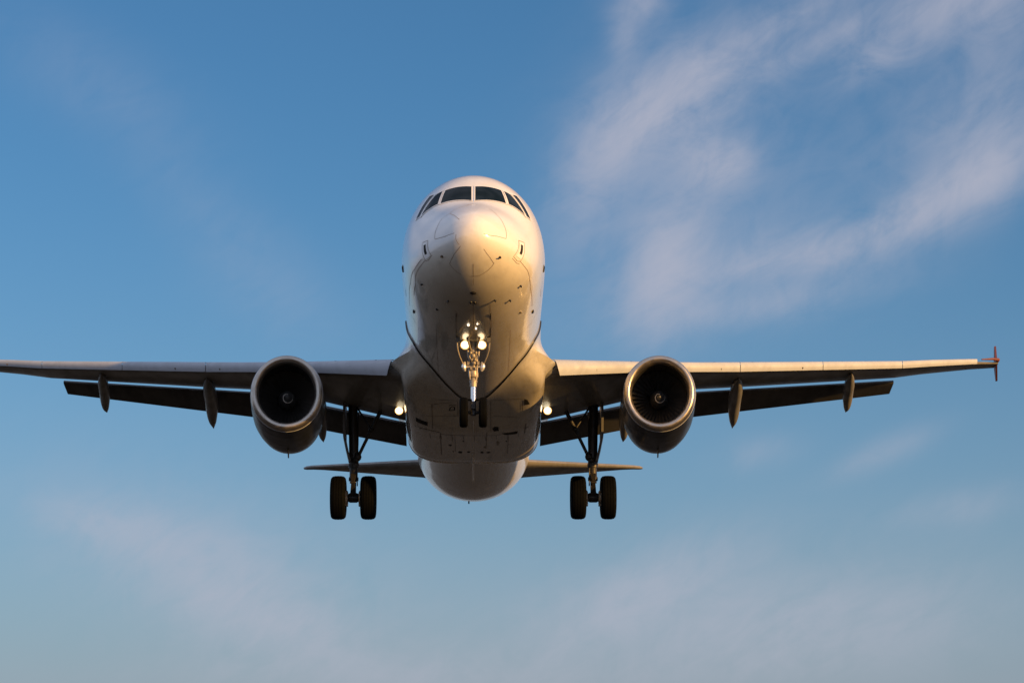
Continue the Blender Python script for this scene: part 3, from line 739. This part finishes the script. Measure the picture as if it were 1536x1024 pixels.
# --- wing root landing lights
for sx in (-1, 1):
    bm = bmesh.new(); c = (sx*2.235, 15.0, -1.545)
    revolve(bm, [(.0, .145), (.0, .134), (.02, .13), (.02, .02), (.22, .02), (.20, .08), (.06, .125)], 'Y', c, 28)
    tube(bm, [(c[0], 15.12, c[2]), (c[0], 15.2, c[2]+.26)], .04, 10)
    lb = obj('landing_light', bm, M['gear'], plane, angle=35)
    bm = bmesh.new(); revolve(bm, [(-.03, .004), (-.026, .05), (-.014, .104)], 'Y', c, 28, caps=False); revolve(bm, [(-.014, .104), (.004, .130)], 'Y', c, 28, mi=1, caps=False); obj('lamp_lens', bm, [M['lamp'], M['bloom_ring']], lb)

# --- tail
def stab_section(l, sx, le, te, th):
    P = []
    pr = [(0, 0), (.02, -.22), (.08, -.40), (.25, -.5), (.55, -.38), (1, -.04), (1, .04), (.55, .38), (.25, .5), (.08, .40), (.02, .22)]
    return [(sx*l, le[0]+(te[0]-le[0])*x, le[1]+(te[1]-le[1])*x + y*th) for x, y in pr]
for sx in (-1, 1):
    bm = bmesh.new()
    loft(bm, [stab_section(.5, sx, (30.7, .30), (34.5, .22), .36), stab_section(1.9, sx, (31.6, .41), (34.45, .41), .32), stab_section(6.02, sx, (34.0, .72), (35.3, .90), .16), stab_section(6.28, sx, (34.25, .75), (35.35, .90), .13), stab_section(6.40, sx, (34.6, .80), (35.35, .90), .06)])
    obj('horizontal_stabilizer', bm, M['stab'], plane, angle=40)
bm = bmesh.new(); rows = []
for z, s0, s1, th in ((1.6, 29.6, 35.9, .50), (2.3, 30.6, 36.0, .45), (7.6, 34.6, 36.9, .18), (7.9, 35.1, 36.95, .10)):
    rows.append([(y*th, s0+(s1-s0)*x, z) for x, y in [(0, 0), (.02, -.22), (.08, -.40), (.25, -.5), (.55, -.38), (1, -.04), (1, .04), (.55, .38), (.25, .5), (.08, .40), (.02, .22)]])
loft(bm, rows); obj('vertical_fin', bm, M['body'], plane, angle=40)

#DETAILS
bm = bmesh.new(); tube(bm, bead, .028, 8); obj('rim_highlight', bm, M['frame'], bf)  # white bead added to stand in for the sunlit fairing rim
# --- cockpit windows: panes and their frames, following the skin
def skin_patch(bm, c4, off, e0=0., e1=1., n=8, mi=0, u0=0., u1=1., v0=0., v1=1.):
    """c4: inner-top, outer-top, outer-bottom, inner-bottom as (s, th)"""
    def at(u, v):
        a = [c4[0][k]+(c4[1][k]-c4[0][k])*u for k in (0, 1)]; b_ = [c4[3][k]+(c4[2][k]-c4[3][k])*u for k in (0, 1)]
        return surf(a[0]+(b_[0]-a[0])*v, a[1]+(b_[1]-a[1])*v, off)
    g_ = [[bm.verts.new(at(u0+(u1-u0)*i/n, v0+(v1-v0)*j/n)) for j in range(n+1)] for i in range(n+1)]
    for i in range(n):
        for j in range(n):
            f = bm.faces.new((g_[i][j], g_[i+1][j], g_[i+1][j+1], g_[i][j+1])); f.material_index = mi
PANES = [[(2.173, .029), (2.305, .437), (1.830, .562), (1.545, .032)],
         [(2.338, .479), (2.378, .594), (2.068, .950), (1.882, .611)],
         [(2.425, .622), (2.60, .700), (2.29, 1.062), (2.133, .974)]]
for sx in (-1, 1):
    for k, c4 in enumerate(PANES):
        c4 = [(s, th*sx) for s, th in c4]
        bm = bmesh.new(); skin_patch(bm, c4, .006)
        pn = obj('cockpit_window', bm, M['glass'], fus)
        bm = bmesh.new(); e, h = (.035, .05) if k == 0 else ((.10, .05) if k == 1 else (.16, .04))
        for (a, b_, c_, d_) in ((-e, 1+e, -h, 0), (-e, 1+e, 1, 1+h), (-e, 0, 0, 1), (1, 1+e, 0, 1)):
            skin_patch(bm, c4, .014, u0=a, u1=b_, v0=c_, v1=d_)
        obj('window_frame', bm, M['frame'], fus)
# --- small fittings on the nose
def frame_at(s, th):
    p = surf(s, th); q = surf(s, th, .05); return p, (q-p).normalized()
for s, th in ((.599, -2.122), (.529, 2.269), (2.076, -2.217), (2.143, -2.742), (2.025, 2.794), (2.374, 2.563), (1.951, 2.298)):
    p, n = frame_at(s, th); bm = bmesh.new()
    tube(bm, [p - n*.02, p + n*.045], [.034, .022], 10)
    tube(bm, [p + n*.040 + Vector((0, .03, 0)), p + n*.045 + Vector((0, -.075, 0))], [.018, .010], 10)
    obj('pitot_probe', bm, M['black'], fus)
for sx in (-1, 1):
    p, n = frame_at(3.6, sx*1.735); bm = bmesh.new()
    t_ = Vector((0, 1, 0)); z_ = n.cross(t_)
    plate(bm, [p - n*.02 - t_*.16 + z_*.06*sx, p + n*.03 - t_*.02 + z_*.02*sx, p + n*.03 + t_*.13 - z_*.05*sx, p - n*.02 + t_*.20 - z_*.05*sx], .035)
    obj('angle_of_attack_vane', bm, M['black'], fus, angle=35)
    p, n = frame_at(5.2, sx*2.165); bm = bmesh.new(); blob(bm, p, (.035, .13, .05)); obj('drain_port', bm, M['black'], fus)
    # sensor plate: a pale door with a dark slot
    c4 = [(.957, sx*1.396), (1.16, sx*1.408), (1.085, sx*1.86), (.866, sx*1.86)]
    bm = bmesh.new(); skin_patch(bm, c4, .006, n=4); skin_patch(bm, c4, .010, n=3, mi=1, u0=.24, u1=.70, v0=.12, v1=.72)
    obj('sensor_plate', bm, [M['frame'], M['soot']], fus)
p, n = frame_at(3.834, 2.425); bm = bmesh.new(); blob(bm, p, (.05, .07, .04)); obj('static_port', bm, M['gear'], fus)
p, n = frame_at(3.007, -2.598); bm = bmesh.new(); blob(bm, p, (.04, .05, .03)); obj('static_port', bm, M['black'], fus)
for s, th, a, b_ in ((1.537, math.pi, .085, .075), (2.0, -3.104, .038, .06), (2.015, 3.115, .038, .06)):
    p, n = frame_at(s, th); bm = bmesh.new(); blob(bm, p, (a, b_, .045)); obj('belly_antenna', bm, M['black'], fus)
for s, th, a in ((3.433, -3.072, .032), (3.351, 3.085, .022), (3.712, 3.105, .024)):
    p, n = frame_at(s, th); bm = bmesh.new(); blob(bm, p + n*.015, (a, a, a)); obj('belly_dot', bm, M['bright_dot'], fus)  # small whitish domes with a mildly emissive material
# --- belly fairing panel joints, vents and stains, laid on the skin from below
bvh = BVHTree.FromPolygons([v.co for v in bf.data.vertices], [tuple(p.vertices) for p in bf.data.polygons])
bvf = BVHTree.FromPolygons([v.co for v in fus.data.vertices], [tuple(p.vertices) for p in fus.data.polygons])
def under(x, s, off=.005):
    hits = [h for h in (b_.ray_cast(Vector((x, s, -9)), Vector((0, 0, 1))) for b_ in (bvh, bvf)) if h[0] is not None]
    if not hits: return Vector((x, s, -2))
    h = min(hits, key=lambda q: q[0].z); n = h[1] if h[1].z < 0 else -h[1]
    return h[0] + n*off
def under_strip(bm, pts, width, mi=0):
    P = []
    for a, b_ in zip(pts[:-1], pts[1:]):
        n = max(2, int(math.hypot(a[0]-b_[0], a[1]-b_[1])/.15))
        P += [(a[0]+(b_[0]-a[0])*k/n, a[1]+(b_[1]-a[1])*k/n) for k in range(n)]
    P.append(pts[-1]); rows = []
    for i, (x, s) in enumerate(P):
        q0 = P[max(i-1, 0)]; q1 = P[min(i+1, len(P)-1)]
        d = Vector((q1[0]-q0[0], q1[1]-q0[1])).normalized(); w_ = Vector((-d.y, d.x))*width/2
        rows.append((bm.verts.new(under(x-w_.x, s-w_.y)), bm.verts.new(under(x+w_.x, s+w_.y))))
    for a, b_ in zip(rows[:-1], rows[1:]):
        f = bm.faces.new((a[0], a[1], b_[1], b_[0])); f.material_index = mi
def under_quad(bm, c4, mi=0, n=5, off=.006):
    g_ = []
    for i in range(n+1):
        r_ = []
        for j in range(n+1):
            u, v = i/n, j/n
            a = [c4[0][k]+(c4[1][k]-c4[0][k])*u for k in (0, 1)]; b_ = [c4[3][k]+(c4[2][k]-c4[3][k])*u for k in (0, 1)]
            r_.append(bm.verts.new(under(a[0]+(b_[0]-a[0])*v, a[1]+(b_[1]-a[1])*v, off)))
        g_.append(r_)
    for i in range(n):
        for j in range(n):
            f = bm.faces.new((g_[i][j], g_[i+1][j], g_[i+1][j+1], g_[i][j+1])); f.material_index = mi
bm = bmesh.new()
for pts, w_ in (([(-1.10, 11.75), (-.45, 11.62)], .02), ([(.45, 11.62), (1.44, 11.78)], .02),
                ([(-1.74, 14.29), (-1.40, 14.10), (-1.0, 14.20)], .05), ([(-.98, 14.4), (-.6, 14.48), (-.2, 14.5)], .03), ([(-.2, 14.5), (.42, 14.5), (.82, 14.52)], .018),
                ([(-.98, 14.28), (-.982, 17.3)], .022), ([(.403, 14.13), (.39, 16.3)], .018), ([(-.55, 14.5), (-.55, 16.8)], .012), ([(1.05, 14.4), (1.05, 17.2)], .012),
                ([(-1.2, 12.1), (-1.2, 13.9)], .014), ([(-.6, 11.85), (-1.15, 12.1)], .02), ([(1.43, 11.9), (1.43, 12.6)], .018), ([(.6, 12.9), (1.35, 13.0)], .013),
                ([(1.49, 14.07), (1.64, 14.19)], .03), ([(1.55, 13.73), (1.53, 14.8)], .025), ([(-1.35, 12.9), (-.5, 12.9)], .012), ([(-.45, 11.7), (-.45, 12.9)], .012), ([(.5, 11.7), (.52, 14.1)], .012)):
    under_strip(bm, pts, w_)
for k in range(9):                                             # short scuffed joints along the wheel bay doors
    x = -1.3 + .33*k; under_strip(bm, [(x, 14.55), (x + .02, 15.0 + .5*random.random())], .012)
obj('panel_joint', bm, M['seam'], bf, weld=False)
for c4 in ([(-1.69, 13.33), (-1.342, 13.38), (-1.348, 13.72), (-1.691, 13.68)], [(1.469, 11.80), (1.56, 11.90), (1.637, 12.20), (1.47, 12.21)], [(.832, 14.29), (1.33, 14.25), (1.30, 14.58), (.95, 14.50)]):
    bm = bmesh.new(); under_quad(bm, c4); obj('air_vent', bm, M['soot'], bf, weld=False)
bm = bmesh.new()                                              # D-shaped hatch outline
under_strip(bm, [(-.70, 12.52), (-.55, 12.48), (-.545, 12.25), (-.60, 12.18), (-.67, 12.30), (-.70, 12.52)], .035)
under_strip(bm, [(-.71, 12.16), (-.62, 12.05), (-.50, 12.10)], .025); obj('access_hatch', bm, M['soot'], bf, weld=False)
bm = bmesh.new(); random.seed(3)
for x, s, r_ in ((-.697, 15.9, .05), (-.399, 16.88, .06), (-.15, 16.85, .045), (.265, 16.9, .05), (.47, 16.9, .06), (.364, 16.2, .03), (.66, 13.85, .10), (-.62, 16.75, .03), (-.30, 15.3, .03), (1.0, 15.4, .03)):
    pts = [(x + r_*(.7+.6*random.random())*math.cos(a), s + r_*2.2*(.7+.6*random.random())*math.sin(a)) for a in [2*math.pi*k/9 for k in range(9)]]
    f = bm.faces.new([bm.verts.new(under(a, b_, .005)) for a, b_ in pts])
obj('oil_stain', bm, M['soot'], bf, weld=False)
bm = bmesh.new()
for x, s, r_ in ((.747, 15.6, .05), (.36, 16.15, .035), (-1.0, 14.9, .03)):
    pts = [(x + r_*(.5+.8*random.random())*math.cos(a), s + r_*5*(.5+.8*random.random())*math.sin(a)) for a in [2*math.pi*k/9 for k in range(9)]]
    bm.faces.new([bm.verts.new(under(a, b_, .006)) for a, b_ in pts])
obj('scuffed_patch', bm, M['gear'], bf, weld=False)
# --- blade antenna and drain mast under the belly, tail bumper
bm = bmesh.new()
plate(bm, [(0, 17.6, -2.40), (0, 18.55, -2.38), (0, 18.85, -2.96), (0, 18.55, -2.98)], .06); obj('blade_antenna', bm, M['frame'], plane, angle=35)
bm = bmesh.new(); under_strip(bm, [(0, 13.2), (0, 17.5)], .022); obj('keel_strip', bm, M['frame'], bf, weld=False)
bm = bmesh.new(); plate(bm, [(-.16, 29.25, -1.50), (-.16, 29.45, -1.48), (-.16, 29.45, -1.58), (-.16, 29.35, -1.58)], .05); obj('drain_mast', bm, M['black'], plane, angle=35)
